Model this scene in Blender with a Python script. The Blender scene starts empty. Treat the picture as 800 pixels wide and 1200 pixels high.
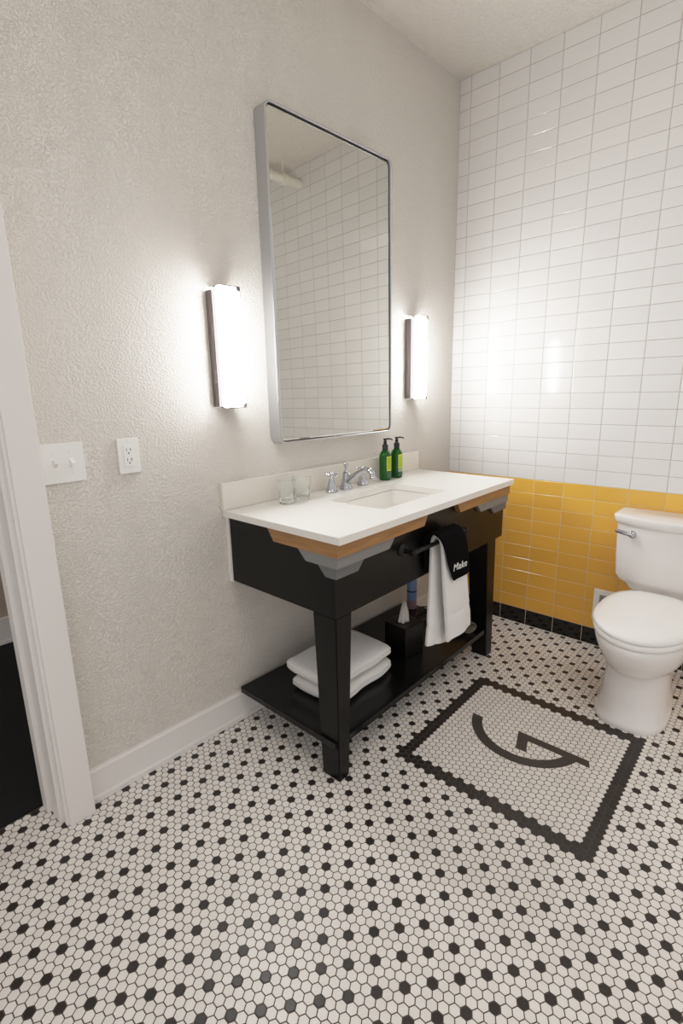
import bpy, bmesh, math, random
import numpy as np
from mathutils import Vector, Matrix, noise

random.seed(7)
scene = bpy.context.scene
COL = scene.collection
PI = math.pi

# ----------------------------------------------------------------- materials
def lin(c):
    c = c / 255.0
    return c / 12.92 if c <= 0.04045 else ((c + 0.055) / 1.055) ** 2.4
def rgb(r, g, b):
    return (lin(r), lin(g), lin(b), 1.0)

def mat(name, col, rough=0.5, metal=0.0, spec=0.5, bump=None, trans=0.0, ior=1.45, vary=0.0,
        island=0.0, coat=0.0, sheen=0.0, emit=None, estr=0.0, coords='Object'):
    """bump = (kind, scale, strength, distance); vary = broad noise variation; island = per tile variation"""
    m = bpy.data.materials.new(name)
    m.use_nodes = True
    nt = m.node_tree
    b = nt.nodes['Principled BSDF']
    b.inputs['Base Color'].default_value = col
    b.inputs['Roughness'].default_value = rough
    b.inputs['Metallic'].default_value = metal
    b.inputs['Specular IOR Level'].default_value = spec
    b.inputs['IOR'].default_value = ior
    b.inputs['Transmission Weight'].default_value = trans
    b.inputs['Coat Weight'].default_value = coat
    b.inputs['Sheen Weight'].default_value = sheen
    if emit:
        b.inputs['Emission Color'].default_value = emit
        b.inputs['Emission Strength'].default_value = estr
    tc = nt.nodes.new('ShaderNodeTexCoord')
    src = None
    if vary:
        n = nt.nodes.new('ShaderNodeTexNoise')
        n.inputs['Scale'].default_value = 6.0
        n.inputs['Detail'].default_value = 4.0
        nt.links.new(tc.outputs[coords], n.inputs['Vector'])
        src = n.outputs['Fac']; amt = vary
    if island:
        g = nt.nodes.new('ShaderNodeNewGeometry')
        src = g.outputs['Random Per Island']; amt = island
    if src is not None:
        mr = nt.nodes.new('ShaderNodeMapRange')
        mr.inputs['To Min'].default_value = 1.0 - amt
        mr.inputs['To Max'].default_value = 1.0 + amt * 0.4
        nt.links.new(src, mr.inputs['Value'])
        hs = nt.nodes.new('ShaderNodeHueSaturation')
        hs.inputs['Color'].default_value = col
        nt.links.new(mr.outputs['Result'], hs.inputs['Value'])
        nt.links.new(hs.outputs['Color'], b.inputs['Base Color'])
    if bump:
        kind, sc, st, dist = bump
        if kind == 'noise':
            n = nt.nodes.new('ShaderNodeTexNoise'); n.inputs['Scale'].default_value = sc
            n.inputs['Detail'].default_value = 3.0
            out = n.outputs['Fac']
        else:
            n = nt.nodes.new('ShaderNodeTexVoronoi'); n.inputs['Scale'].default_value = sc
            n.feature = 'SMOOTH_F1'
            out = n.outputs['Distance']
        nt.links.new(tc.outputs[coords], n.inputs['Vector'])
        bp = nt.nodes.new('ShaderNodeBump')
        bp.inputs['Strength'].default_value = st
        bp.inputs['Distance'].default_value = dist
        nt.links.new(out, bp.inputs['Height'])
        nt.links.new(bp.outputs['Normal'], b.inputs['Normal'])
    return m

def plaster(name, col, scale, strength, rough=0.62):
    """sprayed orange-peel plaster: blobs of two sizes in the bump"""
    m = bpy.data.materials.new(name); m.use_nodes = True
    nt = m.node_tree; b = nt.nodes['Principled BSDF']
    b.inputs['Base Color'].default_value = col
    b.inputs['Roughness'].default_value = rough
    b.inputs['Specular IOR Level'].default_value = 0.4
    tc = nt.nodes.new('ShaderNodeTexCoord')
    n1 = nt.nodes.new('ShaderNodeTexNoise'); n1.inputs['Scale'].default_value = scale
    n1.inputs['Detail'].default_value = 2.0; n1.inputs['Distortion'].default_value = 0.15
    n2 = nt.nodes.new('ShaderNodeTexNoise'); n2.inputs['Scale'].default_value = scale * 0.12
    n2.inputs['Detail'].default_value = 2.0
    for n in (n1, n2): nt.links.new(tc.outputs['Object'], n.inputs['Vector'])
    rmp = nt.nodes.new('ShaderNodeMapRange'); rmp.interpolation_type = 'SMOOTHSTEP'
    rmp.inputs['From Min'].default_value = 0.44; rmp.inputs['From Max'].default_value = 0.60
    nt.links.new(n1.outputs['Fac'], rmp.inputs['Value'])
    r2 = nt.nodes.new('ShaderNodeMapRange')
    r2.inputs['From Min'].default_value = 0.3; r2.inputs['From Max'].default_value = 0.7
    r2.inputs['To Min'].default_value = 0.7; r2.inputs['To Max'].default_value = 1.0
    nt.links.new(n2.outputs['Fac'], r2.inputs['Value'])
    mul = nt.nodes.new('ShaderNodeMath'); mul.operation = 'MULTIPLY'
    nt.links.new(rmp.outputs['Result'], mul.inputs[0]); nt.links.new(r2.outputs['Result'], mul.inputs[1])
    bp = nt.nodes.new('ShaderNodeBump')
    bp.inputs['Strength'].default_value = strength; bp.inputs['Distance'].default_value = 0.0025
    nt.links.new(mul.outputs['Value'], bp.inputs['Height'])
    nt.links.new(bp.outputs['Normal'], b.inputs['Normal'])
    return m

M = {}
M['plaster'] = plaster('plaster_wall', rgb(222, 216, 208), 145, 1.0)
M['ceiling'] = plaster('plaster_ceiling', rgb(222, 216, 208), 55, 1.0, 0.8)
M['tile_white'] = mat('tile_white', rgb(226, 223, 220), 0.10, spec=0.55, island=0.04)
M['tile_yellow'] = mat('tile_yellow', rgb(230, 174, 78), 0.14, spec=0.5, island=0.08)
M['tile_black'] = mat('tile_black', rgb(17, 16, 17), 0.10, spec=0.5)
M['grout_shaded'] = mat('grout_shaded', rgb(168, 163, 158), 0.9, bump=('noise', 300, 0.3, 0.001))  # whitish grout toned down to grey: shade of the recessed joints put into colour
M['grout_light'] = mat('grout_light', rgb(205, 190, 158), 0.9, bump=('noise', 300, 0.3, 0.001))
M['hex_white'] = mat('hex_white', rgb(236, 230, 224), 0.36, spec=0.4, island=0.07)
M['hex_black'] = mat('hex_black', rgb(47, 42, 40), 0.36, spec=0.5, island=0.2)
M['hex_inlay'] = mat('hex_inlay', rgb(66, 61, 59), 0.42, spec=0.4, vary=0.1)
M['floor_grout'] = mat('floor_grout', rgb(84, 75, 68), 0.95, bump=('noise', 400, 0.3, 0.001))
M['trim'] = mat('trim_paint', rgb(230, 225, 222), 0.42, bump=('noise', 40, 0.08, 0.002))
M['carpet'] = mat('carpet_dark', rgb(16, 15, 17), 0.95, bump=('noise', 250, 1.0, 0.01), vary=0.5)
M['black_wood'] = mat('black_lacquer_wood', rgb(12, 11, 10), 0.32, spec=0.32, bump=('noise', 25, 0.05, 0.002), vary=0.25)
M['shelf_black'] = mat('black_shelf_lacquer', rgb(13, 13, 13), 0.24, spec=0.4, bump=('noise', 18, 0.05, 0.002), vary=0.25)
M['quartz'] = mat('white_quartz', rgb(232, 228, 222), 0.14, spec=0.5, vary=0.03)
M['splash'] = mat('quartz_splash', rgb(226, 220, 210), 0.18, spec=0.5, vary=0.03)
M['ceramic'] = mat('white_ceramic', rgb(236, 232, 226), 0.08, spec=0.55)
M['toilet'] = mat('toilet_ceramic', rgb(234, 229, 226), 0.10, spec=0.55, vary=0.02)
M['lid'] = mat('lid_plastic', rgb(240, 237, 233), 0.16, spec=0.5)
M['grey_light'] = mat('grey_paint_light', rgb(126, 125, 123), 0.5)
M['grey_mid'] = mat('grey_paint_mid', rgb(102, 102, 103), 0.5)
M['chrome'] = mat('chrome', rgb(186, 187, 192), 0.07, 1.0)
M['alu'] = mat('brushed_aluminium', rgb(198, 199, 202), 0.34, 1.0)
M['gap'] = mat('black_gap', rgb(12, 12, 13), 0.5)
M['mirror'] = mat('mirror_glass', rgb(208, 207, 202), 0.01, 1.0)
M['bronze'] = mat('dark_bronze', rgb(112, 104, 104), 0.42, 0.5)
M['plate'] = mat('white_plastic', rgb(236, 234, 230), 0.25, spec=0.5)
M['slot'] = mat('slot_dark', rgb(40, 38, 36), 0.6)
M['iron'] = mat('black_iron', rgb(22, 21, 21), 0.42, 0.4)
M['glass'] = mat('clear_glass', (0.97, 0.99, 0.98, 1), 0.0, trans=1.0, ior=1.46)
M['bottle'] = mat('green_bottle', rgb(20, 88, 20), 0.12, spec=0.5, trans=0.2, ior=1.4)
M['pump'] = mat('pump_plastic', rgb(24, 20, 24), 0.35)
M['lime'] = mat('lime_label', rgb(160, 180, 22), 0.4, vary=0.15)
M['limeedge'] = mat('lime_label_border', rgb(196, 206, 96), 0.4)
M['labelgrey'] = mat('label_grey', rgb(150, 165, 150), 0.4)
M['labeldark'] = mat('label_dark_green', rgb(40, 84, 60), 0.4)
M['terry'] = mat('white_terry', rgb(243, 240, 238), 0.95, sheen=0.3, bump=('noise', 420, 0.9, 0.004))
M['terry_black'] = mat('black_terry', rgb(10, 9, 11), 0.95, spec=0.08, bump=('noise', 420, 0.9, 0.004))
M['stitch'] = mat('white_stitch', rgb(225, 225, 225), 0.8)
M['boxblack'] = mat('black_box', rgb(12, 11, 11), 0.28)
M['tissue'] = mat('tissue_paper', rgb(238, 235, 230), 0.9)
M['can_blue'] = mat('can_blue', rgb(122, 148, 190), 0.35, vary=0.2)
M['can_pink'] = mat('can_pink', rgb(160, 124, 134), 0.35)
M['can_navy'] = mat('can_navy', rgb(20, 28, 60), 0.35)
M['nozzle'] = mat('grey_plastic', rgb(94, 86, 76), 0.5)
M['drybody'] = mat('dark_plastic', rgb(28, 24, 23), 0.4)
M['vent_inner'] = mat('vent_grey', rgb(150, 148, 146), 0.5)
M['pipe'] = mat('painted_pipe', rgb(226, 221, 212), 0.45)
M['hallwall'] = plaster('plaster_hall', rgb(176, 160, 143), 130, 0.6)
M['diffuser'] = mat('opal_diffuser', rgb(255, 252, 245), 0.3, emit=(1.0, 0.985, 0.96, 1), estr=95.0)
M['diffback'] = mat('opal_diffuser_side', rgb(250, 248, 246), 0.4, emit=(1.0, 0.98, 0.975, 1), estr=0.75)

def wood():
    m = bpy.data.materials.new('oak_veneer'); m.use_nodes = True
    nt = m.node_tree; b = nt.nodes['Principled BSDF']
    b.inputs['Roughness'].default_value = 0.42
    tc = nt.nodes.new('ShaderNodeTexCoord')
    mp = nt.nodes.new('ShaderNodeMapping'); mp.inputs['Scale'].default_value = (2.5, 2.5, 30)
    n = nt.nodes.new('ShaderNodeTexNoise'); n.inputs['Scale'].default_value = 3.0; n.inputs['Detail'].default_value = 6
    cr = nt.nodes.new('ShaderNodeValToRGB')
    cr.color_ramp.elements[0].color = rgb(142, 103, 62); cr.color_ramp.elements[0].position = 0.3
    cr.color_ramp.elements[1].color = rgb(166, 123, 76); cr.color_ramp.elements[1].position = 0.7
    nt.links.new(tc.outputs['Object'], mp.inputs['Vector']); nt.links.new(mp.outputs['Vector'], n.inputs['Vector'])
    nt.links.new(n.outputs['Fac'], cr.inputs['Fac']); nt.links.new(cr.outputs['Color'], b.inputs['Base Color'])
    return m
M['wood'] = wood()

# ----------------------------------------------------------------- object helpers
def world_loc(o):
    v = Vector((0, 0, 0))
    while o is not None:
        v += o.location; o = o.parent
    return v

def link(name, me, m, parent=None, smooth=False):
    o = bpy.data.objects.new(name, me); COL.objects.link(o)
    for x in (m if isinstance(m, (list, tuple)) else [m]): me.materials.append(x)
    if smooth:
        me.polygons.foreach_set('use_smooth', [True] * len(me.polygons))
    if parent is not None:
        w = world_loc(parent)
        me.transform(Matrix.Translation(-w))
        o.parent = parent
    return o

def obj(name, bm, m, parent=None, smooth=False, angle=None):
    bmesh.ops.recalc_face_normals(bm, faces=bm.faces[:])
    me = bpy.data.meshes.new(name); bm.to_mesh(me); bm.free()
    o = link(name, me, m, parent, smooth or angle is not None)
    if angle is not None:
        me.set_sharp_from_angle(angle=math.radians(angle))
    return o

def tag(o, label, cat, group=None):
    o['label'] = label; o['category'] = cat
    if group: o['group'] = group
    return o
def thing(name, label, cat, loc, group=None):
    o = bpy.data.objects.new(name, None); COL.objects.link(o); o.location = loc
    o.empty_display_size = 0.05
    return tag(o, label, cat, group)
def struct(o):
    o['kind'] = 'structure'; return o
def rebase(o, loc):
    """put the origin of a one-mesh thing at its base"""
    o.data.transform(Matrix.Translation(-Vector(loc))); o.location = loc; return o
def copy_thing(root, delta, label):
    r = root.copy(); COL.objects.link(r); r.location = root.location + Vector(delta); r['label'] = label
    for ch in list(root.children):
        c = ch.copy(); COL.objects.link(c); c.parent = r
        for g in list(ch.children):
            d = g.copy(); COL.objects.link(d); d.parent = c
    return r

def new(): return bmesh.new()
def merge(dst, src):
    me = bpy.data.meshes.new('tmp'); src.to_mesh(me); src.free(); dst.from_mesh(me); bpy.data.meshes.remove(me)
    return dst
def box(x0, x1, y0, y1, z0, z1, bev=0.0, seg=2):
    bm = new()
    bmesh.ops.create_cube(bm, size=1.0)
    for v in bm.verts:
        v.co = Vector((x0 if v.co.x < 0 else x1, y0 if v.co.y < 0 else y1, z0 if v.co.z < 0 else z1))
    if bev: bmesh.ops.bevel(bm, geom=bm.edges[:], offset=bev, segments=seg, affect='EDGES', profile=0.6)
    return bm
def prism(pts, axis, a0, a1, bev=0.0):
    """extrude a 2D polygon along an axis; pts are the two other coordinates in xyz order"""
    def P(p, a):
        c = list(p); c.insert(axis, a); return c
    bm = new()
    A = [bm.verts.new(P(p, a0)) for p in pts]; B = [bm.verts.new(P(p, a1)) for p in pts]
    n = len(pts)
    bm.faces.new(A); bm.faces.new(B[::-1])
    for i in range(n): bm.faces.new((A[i], B[i], B[(i + 1) % n], A[(i + 1) % n]))
    if bev:
        bmesh.ops.recalc_face_normals(bm, faces=bm.faces[:])
        bmesh.ops.bevel(bm, geom=bm.edges[:], offset=bev, segments=2, affect='EDGES')
    return bm
def loft(rings, cap=True, closed=False):
    bm = new(); R = [[bm.verts.new(p) for p in r] for r in rings]; n = len(rings[0])
    pairs = list(zip(R, R[1:])) + ([(R[-1], R[0])] if closed else [])
    for a, b in pairs:
        for i in range(n): bm.faces.new((a[i], a[(i + 1) % n], b[(i + 1) % n], b[i]))
    if cap and not closed:
        bm.faces.new(R[0][::-1]); bm.faces.new(R[-1])
    return bm
def lathe(prof, cx, cy, seg=32):
    """profile of (radius, z); radius 0 closes the end"""
    bm = new(); rings = []
    for r, z in prof:
        if r < 1e-6: rings.append([bm.verts.new((cx, cy, z))])
        else: rings.append([bm.verts.new((cx + r * math.cos(2 * PI * i / seg), cy + r * math.sin(2 * PI * i / seg), z)) for i in range(seg)])
    for a, b in zip(rings, rings[1:]):
        for i in range(seg):
            j = (i + 1) % seg
            if len(a) == 1 and len(b) == 1: continue
            if len(a) == 1: bm.faces.new((a[0], b[j], b[i]))
            elif len(b) == 1: bm.faces.new((a[i], a[j], b[0]))
            else: bm.faces.new((a[i], a[j], b[j], b[i]))
    return bm
def tube(path, radii, seg=14, cap=True):
    path = [Vector(p) for p in path]
    if not isinstance(radii, (list, tuple)): radii = [radii] * len(path)
    rings = []; prev = None
    for i, p in enumerate(path):
        t = (path[min(i + 1, len(path) - 1)] - path[max(i - 1, 0)]).normalized()
        if prev is None:
            u = t.cross(Vector((0, 0, 1)))
            if u.length < 1e-3: u = t.cross(Vector((0, 1, 0)))
        else: u = prev - t * prev.dot(t)
        u.normalize(); prev = u; w = t.cross(u)
        rings.append([p + (u * math.cos(2 * PI * k / seg) + w * math.sin(2 * PI * k / seg)) * radii[i] for k in range(seg)])
    return loft(rings, cap)
def smooth_path(pts, n=8):
    """Catmull-Rom through the points"""
    P = [Vector(p) for p in pts]; P = [P[0] * 2 - P[1]] + P + [P[-1] * 2 - P[-2]]; out = []
    for i in range(1, len(P) - 2):
        for k in range(n):
            t = k / n
            out.append(0.5 * ((2 * P[i]) + (P[i + 1] - P[i - 1]) * t + (2 * P[i - 1] - 5 * P[i] + 4 * P[i + 1] - P[i + 2]) * t * t + (3 * P[i] - P[i - 1] - 3 * P[i + 1] + P[i + 2]) * t ** 3))
    out.append(P[-2]); return out
def rrect(x0, x1, y0, y1, r, n=6):
    out = []
    for cx, cy, a in ((x1 - r, y1 - r, 0), (x0 + r, y1 - r, 90), (x0 + r, y0 + r, 180), (x1 - r, y0 + r, 270)):
        for k in range(n + 1):
            t = math.radians(a + 90 * k / n); out.append((cx + r * math.cos(t), cy + r * math.sin(t)))
    return out

# ----------------------------------------------------------------- room constants (metres)
P_HEX = 0.025                     # pitch of the hexagon mosaic
XB = 1.717                        # face of the tiled back wall
ZC = 2.912                        # ceiling
SL = 0.030                        # the plaster wall runs slightly out of square
def wy(x): return 1.265 + SL * (XB - x)
def wallpt(s, d, z): return Vector((s, wy(s) - d, z))
def onwall(bm):
    """bm built in (along the wall, distance from the wall, height)"""
    for v in bm.verts: v.co = wallpt(v.co.x, v.co.y, v.co.z)
    return bm

# ----------------------------------------------------------------- floor: hexagon mosaic
def build_floor():
    p = P_HEX; h = p * math.sqrt(3) / 2
    X0, X1, Y0, Y1 = -1.75, XB + 0.01, -1.5, 1.445
    R = (p / 2 - 0.0010) / math.cos(PI / 6)
    ang = [PI / 2 + PI / 3 * k for k in range(6)]
    outer = [(R * math.cos(a), R * math.sin(a)) for a in ang]
    k2 = (R - 0.0011) / R
    verts = []; faces = []; mi = []
    def add_hex(cx, cy, m):
        b = len(verts)
        for x, y in outer: verts.append((cx + x, cy + y, -0.0012))
        for x, y in outer: verts.append((cx + x * k2, cy + y * k2, 0.0))
        faces.append(tuple(range(b + 6, b + 12))); mi.append(m)
        for i in range(6):
            j = (i + 1) % 6
            faces.append((b + i, b + j, b + 6 + j, b + 6 + i)); mi.append(m)
    def black_lattice(n, k):
        # k = x in half pitches, n = row; dots at i*(2,-1 rows... ) : rows step 2, offset 2 pitches on alternate dot rows
        if n % 2: return False
        r = (n // 2)
        return (k - 4 * (r % 2)) % 8 == 0
    n0, n1 = int(Y0 / h) - 1, int(Y1 / h) + 1
    for n in range(n0, n1 + 1):
        cy = n * h
        if cy < Y0 or cy > Y1: continue
        off = (n % 2)
        k0 = int(X0 / (p / 2)); k1 = int(X1 / (p / 2)) + 2
        for k in range(k0, k1):
            if (k - off) % 2: continue
            cx = k * p / 2
            if cx > X1: continue
            m = 0
            inside_x = 0.355 < cx < 1.056; inside_y = 0 <= n <= 31
            if inside_x and inside_y:
                if n in (0, 1, 30, 31) or cx < 0.406 or cx > 1.006: m = 1
            elif black_lattice(n, k) and not (k == 28 and inside_y): m = 1
            add_hex(cx, cy, m)
    # grout bed
    b = len(verts)
    verts += [(X0, Y0, -0.0009), (X1, Y0, -0.0009), (X1, Y1, -0.0009), (X0, Y1, -0.0009)]
    faces.append((b, b + 1, b + 2, b + 3)); mi.append(2)
    # the water-jet cut letter set into the mosaic
    def poly(pts, z=0.0003):
        b = len(verts)
        for x, y in pts: verts.append((x, y, z))
        faces.append(tuple(range(b, b + len(pts)))); mi.append(3)
    cx, cy, Ro, Ri = 0.8245, 0.363, 0.2185, 0.1765
    N = 48
    def ringpt(R, t): return (cx + R * math.cos(t), cy + R * math.sin(t))
    # outer and inner arcs from the straight cut (x = .777) round the bottom to the bar (x = .757)
    ao = math.acos((0.777 - cx) / Ro); ai = math.acos((0.777 - cx) / Ri)
    bo = 2 * PI - math.acos((0.757 - cx) / Ro); bi = 2 * PI - math.acos((0.757 - cx) / Ri)
    for i in range(N):
        t0, t1 = i / N, (i + 1) / N
        poly([ringpt(Ro, ao + (bo - ao) * t0), ringpt(Ro, ao + (bo - ao) * t1), ringpt(Ri, ai + (bi - ai) * t1), ringpt(Ri, ai + (bi - ai) * t0)])
    poly([(0.757, 0.108), (0.793, 0.121), (0.789, 0.385), (0.753, 0.341), (0.757, 0.150)])
    poly([(0.789, 0.385), (0.686, 0.353), (0.688, 0.313), (0.753, 0.333), (0.757, 0.341)], 0.00035)
    me = bpy.data.meshes.new('floor')
    me.from_pydata(verts, [], faces)
    me.polygons.foreach_set('material_index', mi)
    o = link('floor', me, [M['hex_white'], M['hex_black'], M['floor_grout'], M['hex_inlay']])
    me.polygons.foreach_set('material_index', mi)
    struct(o)
build_floor()
# screed under the mosaic, so the floor is solid
struct(obj('floor_base', box(-1.75, XB + 0.1, -1.5, 1.445, -0.06, -0.0013), M['floor_grout']))

# ----------------------------------------------------------------- back wall: stacked tile
def build_back_wall():
    W, H = 0.1533, 0.07635
    ZY, ZBL = 0.857, 0.0935
    YA = 0.5865
    x = XB
    verts = []; faces = []; mi = []
    rnd = random.Random(3)
    def tile(y0, y1, z0, z1, m):
        g = 0.0011; bv = 0.0022
        y0 += g; y1 -= g; z0 += g; z1 -= g
        if y1 - y0 < 0.006 or z1 - z0 < 0.006: return
        b = len(verts)
        ty, tz = rnd.uniform(-1, 1) * 0.0022, rnd.uniform(-1, 1) * 0.0022
        yc, zc = (y0 + y1) / 2, (z0 + z1) / 2
        def pt(y, z, d): return (x - d - (y - yc) * ty - (z - zc) * tz, y, z)
        for d, i in ((-0.003, 0.0), (-0.0007, 0.0), (0.0003, bv * 0.45), (0.0007, bv)):
            verts.extend([pt(y0 + i, z0 + i, d), pt(y1 - i, z0 + i, d), pt(y1 - i, z1 - i, d), pt(y0 + i, z1 - i, d)])
        for r in range(3):
            for i in range(4):
                j = (i + 1) % 4
                faces.append((b + r * 4 + i, b + r * 4 + j, b + r * 4 + 4 + j, b + r * 4 + 4 + i)); mi.append(m)
        faces.append((b + 12, b + 13, b + 14, b + 15)); mi.append(m)
    YL = wy(XB)
    for c in range(-5, 15):
        y1 = min(YA - c * W, YL); y0 = YA - (c + 1) * W
        if y0 > YL or y1 < -1.5: continue
        tile(y0, y1, 0.0005, ZBL, 2)
        for r in range(10): tile(y0, y1, ZBL + r * H, ZBL + (r + 1) * H, 1)
        for r in range(27): tile(y0, y1, ZY + r * H, min(ZY + (r + 1) * H, ZC), 0)
    b = len(verts)
    for z0, z1, m in ((0.0, ZY, 4), (ZY, ZC, 3)):
        b = len(verts)
        verts.extend([(x + 0.0006, -1.5, z0), (x + 0.0006, YL + 0.02, z0), (x + 0.0006, YL + 0.02, z1), (x + 0.0006, -1.5, z1)])
        faces.append((b, b + 1, b + 2, b + 3)); mi.append(m)
    # masonry behind
    me0 = box(x + 0.0042, x + 0.12, -1.5, YL + 0.12, 0, ZC)
    vi = {v: len(verts) + i for i, v in enumerate(me0.verts)}
    for v in me0.verts: verts.append(tuple(v.co))
    for f in me0.faces: faces.append(tuple(vi[v] for v in f.verts)); mi.append(3)
    me0.free()
    me = bpy.data.meshes.new('wall_back'); me.from_pydata(verts, [], faces)
    o = link('wall_back', me, [M['tile_white'], M['tile_yellow'], M['tile_black'], M['grout_shaded'], M['grout_light']])
    me.polygons.foreach_set('material_index', mi)
    struct(o)
build_back_wall()

# ----------------------------------------------------------------- plaster wall with the doorway, ceiling, hall
DX0, DX1, DZ = -1.50, -0.610, 2.06      # door opening
bm = onwall(box(DX1, XB + 0.004, -0.12, 0.0, 0.0, ZC))
merge(bm, onwall(box(DX0, DX1, -0.12, 0.0, DZ, ZC)))
merge(bm, onwall(box(-1.75, DX0, -0.12, 0.0, 0.0, ZC)))
struct(obj('wall_left', bm, M['plaster']))
struct(obj('ceiling', box(-1.75, XB + 0.12, -1.5, 1.5, ZC, ZC + 0.1), M['ceiling']))

bm = box(-3.0, 1.2, 2.87, 2.97, 0, 2.6)
struct(obj('wall_hall', bm, M['hallwall']))
struct(obj('floor_hall', box(-3.0, 1.2, 1.446, 2.87, -0.06, 0.004), M['carpet']))
bm = box(-3.0, 1.2, 2.852, 2.8695, 0.005, 0.155)
merge(bm, box(-3.0, 1.2, 2.846, 2.852, 0.005, 0.022)); merge(bm, box(-3.0, 1.2, 2.848, 2.8525, 0.147, 0.155))
struct(obj('baseboard_hall', bm, M['trim']))
struct(obj('ceiling_hall', box(-3.0, 1.2, 1.46, 2.87, 2.6, 2.7), M['ceiling']))

# baseboard along the plaster wall: face board, cap, shoe strip
bb = []
prof = [(0.0, 0.0), (0.021, 0.0), (0.021, 0.018), (0.013, 0.022), (0.013, 0.108), (0.017, 0.110), (0.017, 0.118), (0.012, 0.1235), (0.0, 0.125)]
bm = new()
for s0, s1 in ((-0.515, 1.7155),):
    A = [bm.verts.new(wallpt(s0, d + 0.0005, z + 0.001)) for d, z in prof]; B = [bm.verts.new(wallpt(s1, d + 0.0005, z + 0.001)) for d, z in prof]
    bm.faces.new(A); bm.faces.new(B[::-1])
    for i in range(len(prof)):
        j = (i + 1) % len(prof); bm.faces.new((A[i], A[j], B[j], B[i]))
struct(obj('baseboard_left', bm, M['trim']))

# door casing (room side), door jamb with its stop
bm = onwall(box(DX1 + 0.018, -0.514, 0.0005, 0.060, 0.001, DZ + 0.10, 0.003))
merge(bm, onwall(box(DX1 + 0.010, DX1 + 0.020, 0.0005, 0.048, 0.001, DZ + 0.01, 0.002)))
merge(bm, onwall(box(DX0 - 0.10, DX0 - 0.02, 0.0005, 0.060, 0.001, DZ + 0.10, 0.003)))
merge(bm, onwall(box(DX0 - 0.02, DX1 + 0.02, 0.0005, 0.060, DZ + 0.012, DZ + 0.10, 0.003)))
struct(obj('trim_1', bm, M['trim']))
bm = onwall(box(DX1 - 0.0005, DX1 + 0.016, -0.128, 0.022, 0.001, DZ, 0.002))
merge(bm, onwall(box(DX1 - 0.012, DX1 + 0.001, -0.105, -0.055, 0.001, DZ, 0.002)))
merge(bm, onwall(box(DX0 - 0.016, DX0 + 0.0005, -0.128, 0.022, 0.001, DZ, 0.002)))
merge(bm, onwall(box(DX0, DX1, -0.128, 0.022, DZ - 0.016, DZ, 0.002)))
struct(obj('trim_2', bm, M['trim']))

# ----------------------------------------------------------------- countertop with backsplash, undermount sink
CX0, CX1, CYF, CZ0, CZ1 = 0.094, 1.366, 0.706, 0.889, 0.915
SX0, SX1, SY0, SY1 = 0.468, 0.925, 0.825, 1.105
def build_counter():
    bm = new()
    inner = rrect(SX0, SX1, SY0, SY1, 0.03, 6)
    n = len(inner)
    def outer_pt(p):
        # project each point of the sink opening out to the slab edge
        cx, cy = (SX0 + SX1) / 2, (SY0 + SY1) / 2
        dx, dy = p[0] - cx, p[1] - cy
        return dx, dy, cx, cy
    # outer contour resampled with corners kept
    corners = [(CX1, wy(CX1) - 0.001), (CX0, wy(CX0) - 0.001), (CX0, CYF), (CX1, CYF)]
    outer = []
    q = n // 4
    for c in range(4):
        prev = corners[c - 1]; cur = corners[c]; nxt = corners[(c + 1) % 4]
        for k in range(q):
            t = k / (q - 1) * 2 - 1
            if t < 0: outer.append((cur[0] + (prev[0] - cur[0]) * (-t) * 0.4, cur[1] + (prev[1] - cur[1]) * (-t) * 0.4))
            else: outer.append((cur[0] + (nxt[0] - cur[0]) * t * 0.4, cur[1] + (nxt[1] - cur[1]) * t * 0.4))
    e = 0.0025
    cxm, cym = (CX0 + CX1) / 2, (CYF + 1.28) / 2
    def shrink(p, a): return (min(max(p[0], CX0 + a), CX1 - a), max(p[1], CYF + a))
    rings = [[(x, y, CZ0) for x, y in inner], [(x, y, CZ0) for x, y in outer], [(x, y, CZ1 - e) for x, y in outer],
             [(*shrink(p, e * 0.35), CZ1 - e * 0.3) for p in outer], [(*shrink(p, e), CZ1) for p in outer], [(x, y, CZ1) for x, y in inner]]
    return loft(rings, closed=True)
counter = obj('countertop', build_counter(), M['quartz'])
rebase(counter, (0.73, 1.0, CZ0))
tag(counter, 'white quartz countertop slab with a short backsplash on the black vanity', 'countertop')
bm = new()
A = onwall(box(CX0 - 0.006, CX1 - 0.004, 0.001, 0.021, CZ1 + 0.0005, 1.021, 0.002)); merge(bm, A)
obj('backsplash', bm, M['splash'], counter)['label'] = 'low cream quartz backsplash against the wall'

def build_basin():
    bm = new()
    rings = []
    for k, (inset, z) in enumerate([(-0.006, CZ0 - 0.0015), (0.0, CZ0 - 0.004), (0.006, 0.86), (0.012, 0.80), (0.022, 0.775), (0.05, 0.765), (0.10, 0.762)]):
        r = max(0.03 - inset * 0.1, 0.012)
        rings.append([(x, y, z) for x, y in rrect(SX0 + inset, SX1 - inset, SY0 + inset, SY1 - inset, r, 5)])
    back = [[(x, y, z) for x, y in rrect(SX0 + i, SX1 - i, SY0 + i, SY1 - i, 0.03, 5)] for i, z in ((0.09, 0.752), (0.012, 0.762), (-0.006, 0.80), (-0.012, CZ0 - 0.0015))]
    return loft(rings + back, closed=True)
sink = obj('sink', build_basin(), M['ceramic'], angle=50)
# the well bottom is closed by the drain flange
rebase(sink, (0.694, 0.965, 0.752))
tag(sink, 'white rectangular undermount basin sunk into the quartz countertop', 'sink')
bm = box(SX0 + 0.088, SX1 - 0.088, SY0 + 0.088, SY1 - 0.088, 0.7535, 0.7615)
obj('basin_floor', bm, M['ceramic'], sink)
obj('drain', lathe([(0, 0.764), (0.014, 0.7645), (0.023, 0.7640), (0.026, 0.762), (0.026, 0.7615), (0, 0.7615)], 0.694, 1.0), M['chrome'], sink, True)['label'] = 'chrome sink drain'

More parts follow.
